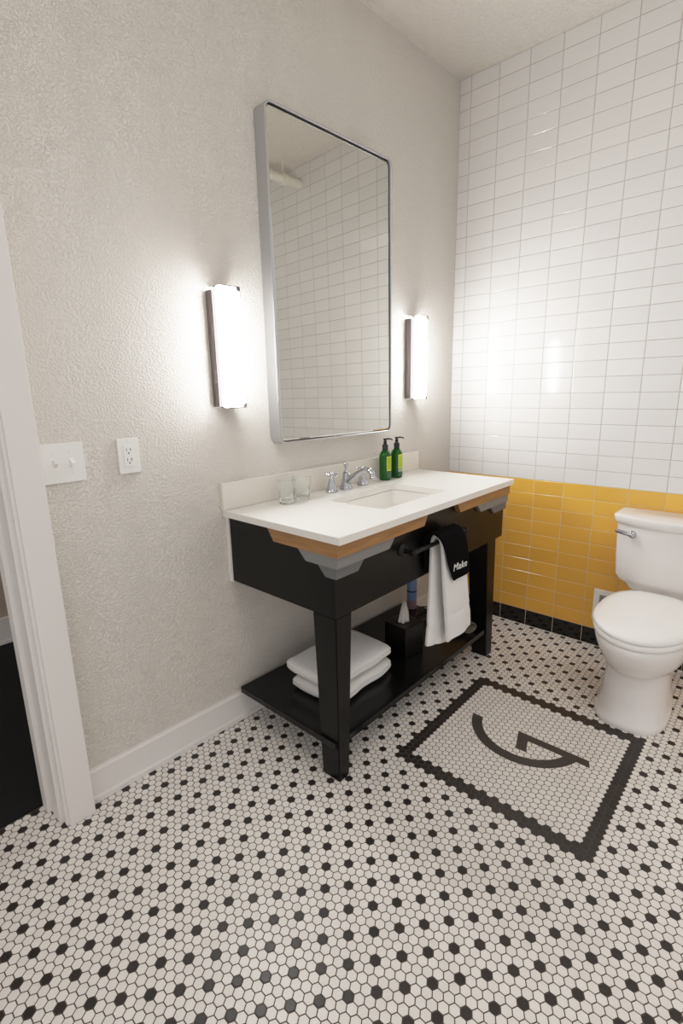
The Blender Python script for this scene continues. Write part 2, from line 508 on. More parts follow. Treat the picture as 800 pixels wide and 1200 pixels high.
# ----------------------------------------------------------------- vanity console
van = thing('vanity_console', 'black wooden vanity console with stepped oak and grey corner bands on two legs', 'vanity', (0.73, 0.75, 0.0))
AX0, AX1, AYF, AZ0, AZ1 = 0.112, 1.347, 0.745, 0.625, 0.8885
bm = prism([(AX0, AYF), (AX1, AYF), (AX1, 1.262), (AX0, 1.300)], 2, AZ0, AZ1, 0.0015)
# hollow: cut the box open where the basin hangs, so the well does not run through solid wood
bm.free()
bm = box(AX0, AX1, AYF, AYF + 0.02, AZ0, AZ1, 0.0012)
merge(bm, box(AX0, AX0 + 0.02, AYF + 0.02, 1.296, AZ0, AZ1, 0.0012))
merge(bm, box(AX1 - 0.02, AX1, AYF + 0.02, 1.262, AZ0, AZ1, 0.0012))
merge(bm, box(AX0 + 0.02, AX1 - 0.02, 1.235, 1.255, AZ0, AZ1))
merge(bm, box(AX0 + 0.02, AX1 - 0.02, AYF + 0.02, 1.235, AZ0 + 0.004, AZ0 + 0.016))
obj('apron', bm, M['black_wood'], van)
obj('filler_strip', onwall(box(AX0 - 0.006, AX0 + 0.004, 0.0008, 0.017, AZ0 - 0.004, AZ1)), M['trim'], van)['label'] = 'white filler strip between the black panel and the wall'

def band(name, m, z0, z1, grow, fl, fr, sd, what):
    """stepped corner band: fl = reach along the front from the left corner, fr from the right, sd along the side"""
    t = grow
    x0, x1, y0 = AX0 - t * 0.5, AX1 + t * 0.5, AYF - t
    bm = new()
    # left corner: front leg then side leg, each a slanted-end board
    def front(xa, xb_top, xb_bot):
        merge(bm, prism([(xa, z0), (xb_bot, z0), (xb_top, z1), (xa, z1)], 1, y0, AYF - 0.0004))
    def side(xa, xb, ya, yb_top, yb_bot):
        merge(bm, prism([(ya, z0), (yb_bot, z0), (yb_top, z1), (ya, z1)], 0, xa, xb))
    front(x0, fl[0], fl[1]); side(x0, AX0 - 0.0004, AYF - 0.0006, sd[0], sd[1])
    o1 = obj(name, bm, m, van); o1['label'] = what + ' at the left corner'
    bm = new()
    front(x1, fr[0], fr[1]); side(AX1 + 0.0004, x1, AYF - 0.0006, sd[0], sd[1])
    o2 = obj(name, bm, m, van); o2['label'] = what + ' at the right corner'
band('oak_band', M['wood'], 0.842, 0.8880, 0.024, (0.620, 0.594), (0.840, 0.872), (1.056, 1.025), 'oak top band')
band('grey_band', M['grey_light'], 0.8035, 0.8415, 0.017, (0.413, 0.381), (1.036, 1.074), (0.906, 0.869), 'light grey middle band')
band('grey_band', M['grey_mid'], 0.767, 0.803, 0.010, (0.250, 0.215), (1.184, 1.222), (0.817, 0.783), 'darker grey bottom band')

def leg(x0t, x1t, y1t, x0b, x1b, y1b):
    rings = []
    for z, t in ((0.001, 0.0), (AZ0, 1.0)):
        xa, xb, yb = x0b + (x0t - x0b) * t, x1b + (x1t - x1b) * t, y1b + (y1t - y1b) * t
        rings.append([(xa, AYF + 0.001, z), (xb, AYF + 0.001, z), (xb, yb, z), (xa, yb, z)])
    bm = loft(rings)
    bmesh.ops.recalc_face_normals(bm, faces=bm.faces[:])
    bmesh.ops.bevel(bm, geom=bm.edges[:], offset=0.0025, segments=2, affect='EDGES')
    return bm
obj('leg', leg(0.1125, 0.192, 0.852, 0.1125, 0.164, 0.828), M['black_wood'], van)
obj('leg', leg(1.192, 1.283, 0.852, 1.235, 1.297, 0.825), M['black_wood'], van)
bm = prism([(0.104, 0.752), (1.248, 0.752), (1.248, 1.258), (0.104, 1.290)], 2, 0.132, 0.160, 0.002)
obj('shelf', bm, M['shelf_black'], van)['label'] = 'glossy black lower shelf board'
# towel bar on two posts
BY, BZ = 0.693, 0.770
bar = obj('towel_bar', tube([(0.462, BY, BZ), (0.478, BY, BZ), (0.865, BY, BZ), (0.881, BY, BZ)], [0.006, 0.0085, 0.0085, 0.006]), M['iron'], van, angle=40)
bar['label'] = 'black iron towel bar on the vanity front'
def post(x):
    bm = new()
    r = [(0.024, AYF - 0.0005), (0.024, AYF - 0.004), (0.017, AYF - 0.008), (0.009, AYF - 0.014), (0.0085, BY + 0.012), (0.013, BY + 0.007), (0.014, BY), (0.011, BY - 0.010), (0.004, BY - 0.014)]
    rings = [[(x + a * math.cos(2 * PI * k / 20), y, BZ + a * math.sin(2 * PI * k / 20)) for k in range(20)] for a, y in r]
    return loft(rings)
for x in (0.478, 0.865): obj('post', post(x), M['iron'], bar, angle=40)

# ----------------------------------------------------------------- mirror
MS0, MS1, MZ0, MZ1 = 0.345, 1.068, 1.146, 2.356
mir = thing('wall_mirror', 'tall rounded-corner mirror in a deep silver metal frame on the plaster wall', 'mirror', wallpt((MS0 + MS1) / 2, 0, MZ0))
def ringloft(specs):
    rings = []
    for inset, d, r in specs:
        rings.append([(x, d, z) for x, z in rrect(MS0 + inset, MS1 - inset, MZ0 + inset, MZ1 - inset, r, 8)])
    return onwall(loft(rings, closed=True))
obj('frame', ringloft([(0.0, 0.001, 0.035), (0.0, 0.058, 0.035), (0.0015, 0.060, 0.0335), (0.0075, 0.060, 0.0275), (0.0085, 0.0588, 0.0265), (0.0085, 0.001, 0.0265)]), M['alu'], mir, angle=35)['label'] = 'silver metal frame'
def tilt(bm):
    for v in bm.verts: v.co.y += (v.co.z - MZ0) / (MZ1 - MZ0) * 0.007
    return bm
bm = new(); vs = [bm.verts.new((x, 0.030, z)) for x, z in rrect(MS0 + 0.0087, MS1 - 0.0087, MZ0 + 0.0087, MZ1 - 0.0087, 0.0263, 8)]; bm.faces.new(vs)
obj('backing', onwall(bm), M['gap'], mir)
rings = [[(x, d, z) for x, z in rrect(MS0 + i, MS1 - i, MZ0 + i, MZ1 - i, r, 8)] for i, d, r in ((0.0130, 0.0385, 0.0220), (0.0130, 0.0550, 0.0220), (0.0180, 0.0566, 0.0170))]
obj('mirror_glass', tilt(onwall(loft(rings))), M['mirror'], mir)['label'] = 'mirror glass'

# ----------------------------------------------------------------- sconces
def make_sconce(s0, label):
    z0, z1, w = 1.300, 1.708, 0.086
    t = thing('wall_sconce', label, 'wall lamp', wallpt(s0 + w / 2, 0, z0), 'vertical sconces beside the mirror')
    obj('backplate', onwall(box(s0, s0 + w, 0.001, 0.036, z0 + 0.004, z1 - 0.006, 0.002)), M['bronze'], t)['label'] = 'dark bronze backplate'
    obj('diffuser_base', onwall(box(s0 + 0.001, s0 + w - 0.001, 0.0365, 0.056, z0 + 0.006, z1 - 0.008, 0.001)), M['diffback'], t)
    obj('diffuser', onwall(box(s0 + 0.004, s0 + w - 0.001, 0.0565, 0.076, z0 + 0.003, z1 + 0.002, 0.004, 3)), M['diffuser'], t)['label'] = 'glowing opal glass diffuser'
    for zz, sg in ((z1 + 0.0025, 1), (z0 - 0.0025 + 0.005, -1)):
        za, zb = (zz, zz + 0.004) if sg > 0 else (zz - 0.004, zz)
        bm = box(s0 + 0.012, s0 + w + 0.003, 0.030, 0.079, za, zb, 0.0008)
        zc, zd = (za - 0.030, za) if sg > 0 else (zb, zb + 0.030)
        merge(bm, box(s0 + w - 0.0005, s0 + w + 0.003, 0.066, 0.079, zc, zd, 0.0006))
        merge(bm, box(s0 + w - 0.012, s0 + w + 0.003, 0.0745, 0.079, zc + (0.018 if sg > 0 else 0), zd - (0 if sg > 0 else 0.018), 0.0006))
        obj('end_cap', onwall(bm), M['bronze'], t)
    return t
make_sconce(0.092, 'lit vertical sconce on the left side of the mirror, nearer the switches')
make_sconce(1.256, 'lit vertical sconce on the right side of the mirror, nearer the tiled wall')

# ----------------------------------------------------------------- switch and outlet
def disc(s, d0, d1, z, r, seg=14):
    rings = [[(s + r * k * math.cos(2 * PI * i / seg), d, z + r * k * math.sin(2 * PI * i / seg)) for i in range(seg)] for k, d in ((1, d0), (1, d1 - 0.0006), (0.7, d1))]
    return onwall(loft(rings))
sw = thing('light_switch', 'white double toggle light switch plate beside the door casing', 'light switch', wallpt(-0.442, 0, 1.10))
obj('switch_plate', onwall(box(-0.499, -0.381, 0.0006, 0.0065, 1.100, 1.219, 0.0022)), M['plate'], sw)
for s, up in ((-0.465, 1), (-0.418, -1)):
    bm = new()
    r0 = [(s - 0.0055, 0.0066, 1.1475), (s + 0.0055, 0.0066, 1.1475), (s + 0.0055, 0.0066, 1.1715), (s - 0.0055, 0.0066, 1.1715)]
    zc = 1.1595 + up * 0.006
    r1 = [(s - 0.004, 0.020, zc - 0.0045), (s + 0.004, 0.020, zc - 0.0045), (s + 0.004, 0.020, zc + 0.0045), (s - 0.004, 0.020, zc + 0.0045)]
    obj('toggle', onwall(loft([r0, r1])), M['plate'], sw)
    for z in (1.128, 1.191): obj('screw', disc(s, 0.0064, 0.0078, z, 0.0036), M['plate'], sw)
out = thing('power_outlet', 'white double power outlet plate on the plaster wall right of the switch', 'outlet', wallpt(-0.243, 0, 1.10))
obj('outlet_plate', onwall(box(-0.278, -0.208, 0.0006, 0.0075, 1.103, 1.217, 0.0025)), M['plate'], out)
obj('receptacle', onwall(box(-0.2605, -0.2255, 0.0076, 0.0095, 1.1255, 1.1945, 0.0012)), M['plate'], out)
for zc in (1.144, 1.176):
    bm = new()
    merge(bm, box(-0.2515, -0.2495, 0.0094, 0.0099, zc, zc + 0.009)); merge(bm, box(-0.2385, -0.2360, 0.0094, 0.0099, zc, zc + 0.009))
    merge(bm, box(-0.2465, -0.2420, 0.0094, 0.0099, zc - 0.009, zc - 0.0045))
    obj('slots', onwall(bm), M['slot'], out)
for z in (1.112, 1.208): obj('screw', disc(-0.243, 0.0074, 0.0086, z, 0.0028), M['plate'], out)

# ----------------------------------------------------------------- faucet
ZT = CZ1 + 0.0006
FY = 1.205
fau = thing('faucet', 'chrome widespread faucet with two cross handles behind the basin', 'faucet', (0.70, FY, CZ1))
def handle(x):
    bm = lathe([(0, ZT), (0.027, ZT), (0.027, ZT + 0.006), (0.0235, ZT + 0.010), (0.022, ZT + 0.016), (0.017, ZT + 0.034), (0.0125, ZT + 0.052), (0.0105, ZT + 0.058), (0.012, ZT + 0.062), (0.009, ZT + 0.066), (0.0075, ZT + 0.074), (0.0, ZT + 0.076)], x, FY, 28)
    h = obj('handle', bm, M['chrome'], fau, angle=40)
    zc = ZT + 0.078
    c = new()
    for a in (0.35, 0.35 + PI / 2):
        d = Vector((math.cos(a), math.sin(a), 0)); o = Vector((x, FY, zc))
        merge(c, tube([o - d * 0.031, o - d * 0.029, o - d * 0.022, o - d * 0.012, o, o + d * 0.012, o + d * 0.022, o + d * 0.029, o + d * 0.031], [0.002, 0.0055, 0.0055, 0.0036, 0.0042, 0.0036, 0.0055, 0.0055, 0.002], 12))
    merge(c, lathe([(0, zc - 0.011), (0.009, zc - 0.010), (0.011, zc), (0.0085, zc + 0.009), (0.004, zc + 0.012), (0, zc + 0.0125)], x, FY, 20))
    obj('cross_handle', c, M['chrome'], h, angle=45)
handle(0.597); handle(0.812)
FX = 0.694
bm = lathe([(0, ZT), (0.029, ZT), (0.029, ZT + 0.006), (0.0245, ZT + 0.011), (0.0235, ZT + 0.018), (0.0195, ZT + 0.038), (0.0155, ZT + 0.062), (0.014, ZT + 0.070), (0.0155, ZT + 0.074), (0.010, ZT + 0.079), (0.0065, ZT + 0.084), (0.0055, ZT + 0.094), (0.0, ZT + 0.095)], FX, FY, 28)
path = smooth_path([(FX, FY + 0.004, ZT + 0.030), (FX, FY - 0.025, ZT + 0.046), (FX, FY - 0.062, ZT + 0.070), (FX, FY - 0.105, ZT + 0.094), (FX, FY - 0.132, ZT + 0.098), (FX, FY - 0.150, ZT + 0.086), (FX, FY - 0.155, ZT + 0.068)], 6)
n = len(path)
merge(bm, tube(path, [0.018 - 0.0075 * min(1, i / (n * 0.55)) + (0.0015 if i > n * 0.8 else 0) for i in range(n)], 18))
merge(bm, lathe([(0.0, ZT + 0.060), (0.0140, ZT + 0.060), (0.0150, ZT + 0.064), (0.0140, ZT + 0.068), (0.0125, ZT + 0.070), (0.0140, ZT + 0.074), (0.0120, ZT + 0.079)], FX, FY - 0.155, 20))
sp = obj('spout', bm, M['chrome'], fau, angle=45)
obj('finial', lathe([(0, ZT + 0.0955), (0.007, ZT + 0.097), (0.0055, ZT + 0.101), (0.0105, ZT + 0.108), (0.0115, ZT + 0.114), (0.0085, ZT + 0.121), (0.003, ZT + 0.125), (0, ZT + 0.1255)], FX, FY, 22), M['chrome'], sp, True)

# ----------------------------------------------------------------- tumblers
def tumbler(x, y):
    z = CZ1 + 0.0008; seg = 40
    def ring(r, zz, flute):
        return [(x + r * (1 - flute * 0.035 * (0.5 + 0.5 * math.cos(10 * 2 * PI * k / seg))) * math.cos(2 * PI * k / seg), y + r * (1 - flute * 0.035 * (0.5 + 0.5 * math.cos(10 * 2 * PI * k / seg))) * math.sin(2 * PI * k / seg), zz) for k in range(seg)]
    o_ = [ring(0.0270, z, 0), ring(0.0305, z + 0.004, 1), ring(0.0320, z + 0.030, 1), ring(0.0330, z + 0.054, 1), ring(0.0368, z + 0.064, 0), ring(0.0385, z + 0.098, 0)]
    i_ = [ring(0.0372, z + 0.0985, 0), ring(0.0352, z + 0.066, 0), ring(0.0298, z + 0.054, 0), ring(0.0285, z + 0.030, 0), ring(0.0265, z + 0.014, 0), ring(0.012, z + 0.0125, 0)]
    return loft(o_ + i_)
for x, y, lb in ((0.322, 1.195, 'clear fluted glass tumbler nearer the left end of the countertop'), (0.418, 1.205, 'clear fluted glass tumbler standing closer to the faucet')):
    g = obj('glass_tumbler', tumbler(x, y), M['glass'], None, angle=28)
    rebase(g, (x, y, CZ1)); tag(g, lb, 'glass', 'tumblers on the countertop')

# ----------------------------------------------------------------- pump bottles
def pump_bottle(x, y, label, grey_block):
    z = CZ1 + 0.0008; R = 0.0295
    t = thing('pump_bottle', label, 'bottle', (x, y, CZ1), 'green pump bottles by the backsplash')
    obj('bottle_body', lathe([(0, z), (R - 0.003, z), (R, z + 0.003), (R, z + 0.118), (R - 0.002, z + 0.128), (R - 0.008, z + 0.138), (0.0155, z + 0.145), (0.012, z + 0.148), (0, z + 0.148)], x, y, 36), M['bottle'], t, angle=50)
    def patch(r, a0, a1, za, zb, n=14):
        bm = new(); f = []
        for k in range(n + 1):
            a = math.radians(a0 + (a1 - a0) * k / n)
            f.append((bm.verts.new((x + r * math.cos(a), y + r * math.sin(a), za)), bm.verts.new((x + r * math.cos(a), y + r * math.sin(a), zb))))
        for (p, q), (u, v) in zip(f, f[1:]): bm.faces.new((p, u, v, q))
        return bm
    a0, a1 = 232, 322
    lb = obj('label', patch(R + 0.0003, a0, a1, z + 0.047, z + 0.118), M['limeedge'], t, True); lb['label'] = 'lime green front label'
    obj('label_panel', patch(R + 0.0006, a0 + 6, a1 - 8, z + 0.053, z + 0.113), M['lime'], lb, True)
    if grey_block:
        obj('label_block', patch(R + 0.0003, a0, a1, z + 0.031, z + 0.045), M['labelgrey'], t, True)['label'] = 'pale grey label block'
        obj('label_block', patch(R + 0.0003, a0, a1, z + 0.010, z + 0.030), M['labeldark'], t, True)['label'] = 'dark green lower label block'
    else:
        obj('label_block', patch(R + 0.0003, a0, a1, z + 0.012, z + 0.045), M['labeldark'], t, True)['label'] = 'dull green lower label block'
    bm = lathe([(0, z + 0.1485), (0.0145, z + 0.1485), (0.0145, z + 0.172), (0.012, z + 0.175), (0.0085, z + 0.176), (0.0085, z + 0.190), (0.006, z + 0.192), (0.006, z + 0.196), (0.0095, z + 0.197), (0.0095, z + 0.204), (0, z + 0.205)], x, y, 24)
    pm = obj('pump', bm, M['pump'], t, angle=40)
    d = Vector((0.75, -0.66, 0))
    o = Vector((x, y, z + 0.2015))
    obj('nozzle', tube([o + d * 0.006, o + d * 0.022, o + d * 0.032 + Vector((0, 0, -0.002)), o + d * 0.036 + Vector((0, 0, -0.007))], [0.0042, 0.0038, 0.0034, 0.003], 10), M['pump'], pm, True)
    return t
pump_bottle(0.986, 1.203, 'green pump bottle nearer the faucet, lime label over a dull green block', False)
pump_bottle(1.082, 1.203, 'green pump bottle farther from the faucet, lime label over a pale grey block', True)

# ----------------------------------------------------------------- cloth helpers
def fbm(p, s): return noise.noise(Vector(p) * s)
def sheet(grid, th, wob=0.0015, sub=1):
    """thick cloth from a grid of points (rows of columns)"""
    nu, nv = len(grid), len(grid[0])
    bm = new()
    V = [[bm.verts.new(p) for p in row] for row in grid]
    for i in range(nu - 1):
        for j in range(nv - 1): bm.faces.new((V[i][j], V[i + 1][j], V[i + 1][j + 1], V[i][j + 1]))
    bmesh.ops.recalc_face_normals(bm, faces=bm.faces[:])
    bm.normal_update()
    top = {}
    faces = bm.faces[:]
    nrm = {v: v.normal.copy() for v in bm.verts}
    dup = {v: bm.verts.new(v.co - nrm[v] * th / 2) for v in list(nrm)}
    for v in nrm: v.co = v.co + nrm[v] * th / 2
    for f in faces: bm.faces.new([dup[v] for v in reversed(f.verts)])
    border = [V[0][j] for j in range(nv)] + [V[i][nv - 1] for i in range(1, nu)] + [V[nu - 1][j] for j in range(nv - 2, -1, -1)] + [V[i][0] for i in range(nu - 2, 0, -1)]
    for a, b in zip(border, border[1:] + border[:1]):
        try: bm.faces.new((a, b, dup[b], dup[a]))
        except ValueError: pass
    for v in bm.verts:
        v.co += Vector((fbm(v.co, 22), fbm(v.co + Vector((9, 0, 0)), 22), fbm(v.co + Vector((0, 9, 0)), 22))) * wob
    return bm
def subsurf(o, n=1):
    md = o.modifiers.new('Subdivision', 'SUBSURF'); md.levels = n; md.render_levels = n

def lerp(a, b, t): return a + (b - a) * t
# white hand towel over the bar: the back flap hangs lower and swings out to the left
def hanging_towel():
    rows = []
    us = [0, 0.012, 0.05, 0.12, 0.2, 0.28, 0.36, 0.44, 0.52, 0.6, 0.68, 0.76, 0.84, 0.92, 0.97, 0.99, 1.0]
    # profile stations: depth, height, left x, right x
    st = [(0.660, 0.338, 0.686, 0.876), (0.660, 0.341, 0.686, 0.876), (0.659, 0.352, 0.685, 0.875), (0.660, 0.395, 0.681, 0.871), (0.661, 0.441, 0.675, 0.862), (0.6635, 0.446, 0.674, 0.861), (0.6635, 0.458, 0.672, 0.859), (0.661, 0.463, 0.671, 0.858), (0.6625, 0.50, 0.666, 0.848),
          (0.663, 0.56, 0.655, 0.836), (0.665, 0.65, 0.647, 0.823), (0.668, 0.72, 0.641, 0.813), (0.670, 0.757, 0.638, 0.806),
          (0.674, 0.781, 0.637, 0.803), (0.683, 0.7945, 0.636, 0.801), (0.694, 0.798, 0.635, 0.80), (0.705, 0.794, 0.635, 0.80), (0.712, 0.781, 0.635, 0.80), (0.7145, 0.760, 0.635, 0.80),
          (0.715, 0.72, 0.634, 0.80), (0.715, 0.66, 0.632, 0.80), (0.715, 0.60, 0.629, 0.80), (0.714, 0.52, 0.624, 0.80), (0.713, 0.44, 0.617, 0.80), (0.712, 0.415, 0.615, 0.80), (0.710, 0.411, 0.6145, 0.80), (0.710, 0.400, 0.6135, 0.80), (0.712, 0.396, 0.613, 0.80), (0.712, 0.36, 0.609, 0.795), (0.711, 0.323, 0.605, 0.79), (0.711, 0.312, 0.604, 0.79), (0.711, 0.309, 0.604, 0.79)]
    for i, (y, z, xl, xr) in enumerate(st):
        row = []
        for u in us:
            x = lerp(xl, xr, u)
            low = max(0.0, (0.76 - z) / 0.45)
            yy, zz = y, z
            if i < 15:
                yy += 0.006 * math.sin(u * 7.5 + 0.6) * low
                zz += 0.006 * u * (1 if i < 3 else 0)
            else:
                yy += -0.010 * low * (1 - u) * math.sin(min(1, u * 3) * PI) + 0.003 * math.sin(u * 9) * low
                zz += (0.030 - 0.055 * min(u, 0.8)) * min(1.0, max(0.0, (0.56 - z) / 0.22))
            row.append((x, yy, zz))
        rows.append(row)
    return sheet(rows, 0.015, 0.0016)
tw = obj('hand_towel', hanging_towel(), M['terry'], None, True); subsurf(tw)
rebase(tw, (0.72, 0.69, 0.79))
tag(tw, 'white terry hand towel draped over the black bar on the vanity front', 'towel')
def washcloth():
    rows = []; nv = 13
    st = [(0.6440, 0.603, 0.694, 0.822), (0.6440, 0.640, 0.672, 0.817), (0.6455, 0.69, 0.648, 0.810), (0.6490, 0.74, 0.632, 0.803), (0.6545, 0.770, 0.622, 0.796),
          (0.6610, 0.793, 0.612, 0.790), (0.6740, 0.8095, 0.604, 0.786), (0.6890, 0.8155, 0.598, 0.784), (0.705, 0.8130, 0.596, 0.783), (0.719, 0.802, 0.596, 0.783), (0.7285, 0.780, 0.598, 0.783), (0.7300, 0.74, 0.604, 0.783), (0.7300, 0.68, 0.612, 0.78), (0.7300, 0.645, 0.62, 0.78)]
    for y, z, xl, xr in st:
        low = max(0.0, (0.79 - z) / 0.2)
        rows.append([(lerp(xl, xr, j / (nv - 1)), y + 0.004 * low * math.sin(j / (nv - 1) * 6.0 + 0.5) * (1 if y < 0.688 else 0), z + (0.006 * j / (nv - 1) if z < 0.65 else 0)) for j in range(nv)])
    return sheet(rows, 0.007, 0.0008)
wc = obj('washcloth', washcloth(), M['terry_black'], None, True); subsurf(wc)
rebase(wc, (0.71, 0.69, 0.81))
tag(wc, 'black washcloth embroidered Make, laid over the white towel on the bar', 'washcloth')
# embroidered word
cu = bpy.data.curves.new('word', 'FONT'); cu.body = 'Make'; cu.size = 0.052; cu.shear = 0.15; cu.extrude = 0.0006; cu.offset = 0.0
tmp = bpy.data.objects.new('word_tmp', cu); COL.objects.link(tmp)
bpy.context.view_layer.update()
dg = bpy.context.evaluated_depsgraph_get()
me = bpy.data.meshes.new_from_object(tmp.evaluated_get(dg))
bpy.data.objects.remove(tmp)
wmax = max(v.co.x for v in me.vertices)
for v in me.vertices:
    x = 0.682 + v.co.x * (0.100 / wmax); z = 0.650 + v.co.y * 0.80
    u = (x - 0.672) / 0.145
    y = 0.6398 - 0.0006 - v.co.z + 0.004 * 0.72 * math.sin(u * 6.0 + 0.5)
    v.co = Vector((x, y, z))
em = link('embroidery', me, M['stitch'], wc); em['label'] = 'white embroidered word Make'

# ----------------------------------------------------------------- folded towels on the shelf
def folded_towel(x0, x1, y0, y1, z0, h, seed, rot=0.0):
    """a towel folded over: two plump layers whose left and right edges are rounded folds"""
    nu, nv = 18, 26
    bm = new()
    cx, cy = (x0 + x1) / 2, (y0 + y1) / 2
    hw, hd = (x1 - x0) / 2, (y1 - y0) / 2
    # closed loop section in (y, z): rounded bulge with a crease on the front side
    prof = []
    for k in range(28):
        a = 2 * PI * k / 28
        c, s = math.cos(a), math.sin(a)
        yy = math.copysign(abs(c) ** 0.48, c); zz = math.copysign(abs(s) ** 0.72, s)
        crease = 1 - 0.05 * math.exp(-(zz / 0.14) ** 2) * (1 if abs(c) > 0.5 else 0)
        prof.append((yy * crease, zz))
    rings = []
    for i in range(nu + 1):
        t = i / nu * 2 - 1
        e = (1 - abs(t) ** 7) ** 0.28 if abs(t) < 1 else 0.05
        e = max(e, 0.45)
        ring = []
        for yy, zz in prof:
            x = cx + t * hw; y = cy + yy * hd * (0.93 + 0.07 * e); z = z0 + h / 2 + zz * h / 2 * (0.35 + 0.65 * e)
            p = Vector((x, y, z)); q = p + Vector((seed * 3.1, 0, 0))
            p += Vector((fbm(q, 9) * 0.012, fbm(q + Vector((5, 0, 0)), 9) * 0.012, fbm(q + Vector((0, 5, 0)), 8) * 0.009 * (1 if zz > -0.6 else 0)))
            p.z = max(p.z, z0)
            ca, sa = math.cos(rot), math.sin(rot)
            dx, dy = p.x - cx, p.y - cy
            ring.append((cx + dx * ca - dy * sa, cy + dx * sa + dy * ca, p.z))
        rings.append(ring)
    return loft(rings)
t1 = obj('folded_towel', folded_towel(0.235, 0.628, 0.872, 1.128, 0.1615, 0.060, 1.0, 0.02), M['terry'], None, True); subsurf(t1)
rebase(t1, (0.43, 1.0, 0.1605)); tag(t1, 'folded white towel lying on the black shelf, lower of the stacked pair', 'towel', 'folded towels on the shelf')
t2 = obj('folded_towel', folded_towel(0.218, 0.610, 0.872, 1.140, 0.2310, 0.064, 4.0, -0.02), M['terry'], None, True); subsurf(t2)
rebase(t2, (0.415, 1.006, 0.2310)); tag(t2, 'folded white towel on top of another one on the black shelf', 'towel', 'folded towels on the shelf')

# ----------------------------------------------------------------- tissue box, spray can, hair dryer
tb = thing('tissue_box', 'black cube tissue box with a white tissue on the vanity shelf', 'tissue box', (0.785, 0.943, 0.1605))
bm = box(-0.063, 0.063, -0.063, 0.063, 0.0005, 0.148, 0.003)
R_ = Matrix.Rotation(math.radians(-6), 4, 'Z'); T_ = Matrix.Translation((0.785, 0.943, 0.1605))
bm.transform(T_ @ R_)
obj('box_body', bm, M['boxblack'], tb)
rings = [[(0.785 + r * 1.3 * math.cos(2 * PI * k / 30), 0.943 + r * math.sin(2 * PI * k / 30), z) for k in range(30)] for r, z in ((0.033, 0.3088), (0.033, 0.3098), (0.025, 0.3098), (0.025, 0.3088))]
obj('opening_rim', loft(rings, closed=True), M['iron'], tb)
rings = []
for k in range(9):
    t = k / 8
    r = lerp(0.029, 0.010, t ** 1.3); z = 0.3085 + 0.083 * t
    rings.append([(0.785 + 0.012 * t + r * (1 + 0.28 * math.cos(5 * a + 2 * t)) * math.cos(a), 0.943 + 0.006 * t + 0.62 * r * (1 + 0.28 * math.cos(5 * a + 2 * t)) * math.sin(a), z + (0.012 * math.sin(3 * a) * t if k > 5 else 0)) for a in [2 * PI * i / 30 for i in range(30)]])
obj('tissue', loft(rings), M['tissue'], tb, True)['label'] = 'crumpled white tissue'

cn = thing('spray_can', 'slim blue and pink spray can standing at the back of the vanity shelf', 'can', (1.20, 1.180, 0.1605))
r = 0.0275; z = 0.161
obj('can_base', lathe([(0, z), (r - 0.002, z), (r, z + 0.002), (r, z + 0.052)], 1.20, 1.180), M['can_pink'], cn, angle=40)['label'] = 'pinkish lower sleeve'
obj('can_body', lathe([(r, z + 0.052), (r, z + 0.160), (r - 0.004, z + 0.172), (r - 0.012, z + 0.178), (0, z + 0.178)], 1.20, 1.180), M['can_blue'], cn, angle=40)['label'] = 'blue upper sleeve'
obj('can_stripe', lathe([(r + 0.0004, z + 0.100), (r + 0.0004, z + 0.108)], 1.20, 1.180), M['can_navy'], cn, True)['label'] = 'dark stripe'
obj('can_cap', lathe([(0.014, z + 0.1785), (0.014, z + 0.198), (0.010, z + 0.202), (0, z + 0.202)], 1.20, 1.180), M['plate'], cn, angle=40)

hd = thing('hair_dryer', 'dark hair dryer with a grey flared nozzle lying on the shelf behind the hanging towel', 'hair dryer', (1.13, 0.86, 0.1605))
a0 = Vector((1.185, 0.930, 0.2065)); a1 = Vector((1.132, 0.785, 0.2065)); d = (a1 - a0).normalized()
obj('barrel', tube([a0 - d * 0.022, a0 - d * 0.020, a0 - d * 0.008, a0, a0 + d * 0.05, a0 + d * 0.085, a0 + d * 0.10], [0.012, 0.030, 0.041, 0.043, 0.042, 0.036, 0.030], 24), M['drybody'], hd, angle=50)
q0 = a0 + d * 0.101
q1 = a1; rings = []
sx = d.cross(Vector((0, 0, 1))).normalized()
for t, w, hh in ((0.0, 0.029, 0.029), (0.3, 0.029, 0.026), (0.75, 0.036, 0.025), (1.0, 0.041, 0.027), (1.0, 0.038, 0.024), (0.5, 0.028, 0.018)):
    c = q0.lerp(q1, t); c.z = lerp(0.2065, 0.1885, t)
    rings.append([c + sx * w * math.cos(2 * PI * k / 24) + Vector((0, 0, 1)) * hh * math.sin(2 * PI * k / 24) for k in range(24)])
obj('nozzle', loft(rings), M['nozzle'], hd, angle=50)['label'] = 'grey flared nozzle'
sx = -sx
h0 = a0 + d * 0.02 + sx * -0.035
obj('grip', tube([h0 + Vector((0, 0, -0.012)), h0 - sx * 0.03 + Vector((0, 0, -0.018)), h0 - sx * 0.12 + Vector((0, 0, -0.024)), h0 - sx * 0.135 + Vector((0, 0, -0.025))], [0.018, 0.019, 0.017, 0.010], 16), M['drybody'], hd, angle=50)
pts = [h0 - sx * 0.135 + Vector((0, 0, -0.030))]
e = pts[0]
for k in range(40):
    a = k / 40 * 4.2 * PI
    c = Vector((1.165, 1.075, 0.1655 + 0.0011 * k))
    pts.append(c + Vector((math.cos(a) * 0.050, math.sin(a) * 0.034, 0)))
pts[0].z = max(pts[0].z, 0.168)
obj('power_cord', tube(smooth_path(pts, 3), 0.0038, 8), M['drybody'], hd, True)

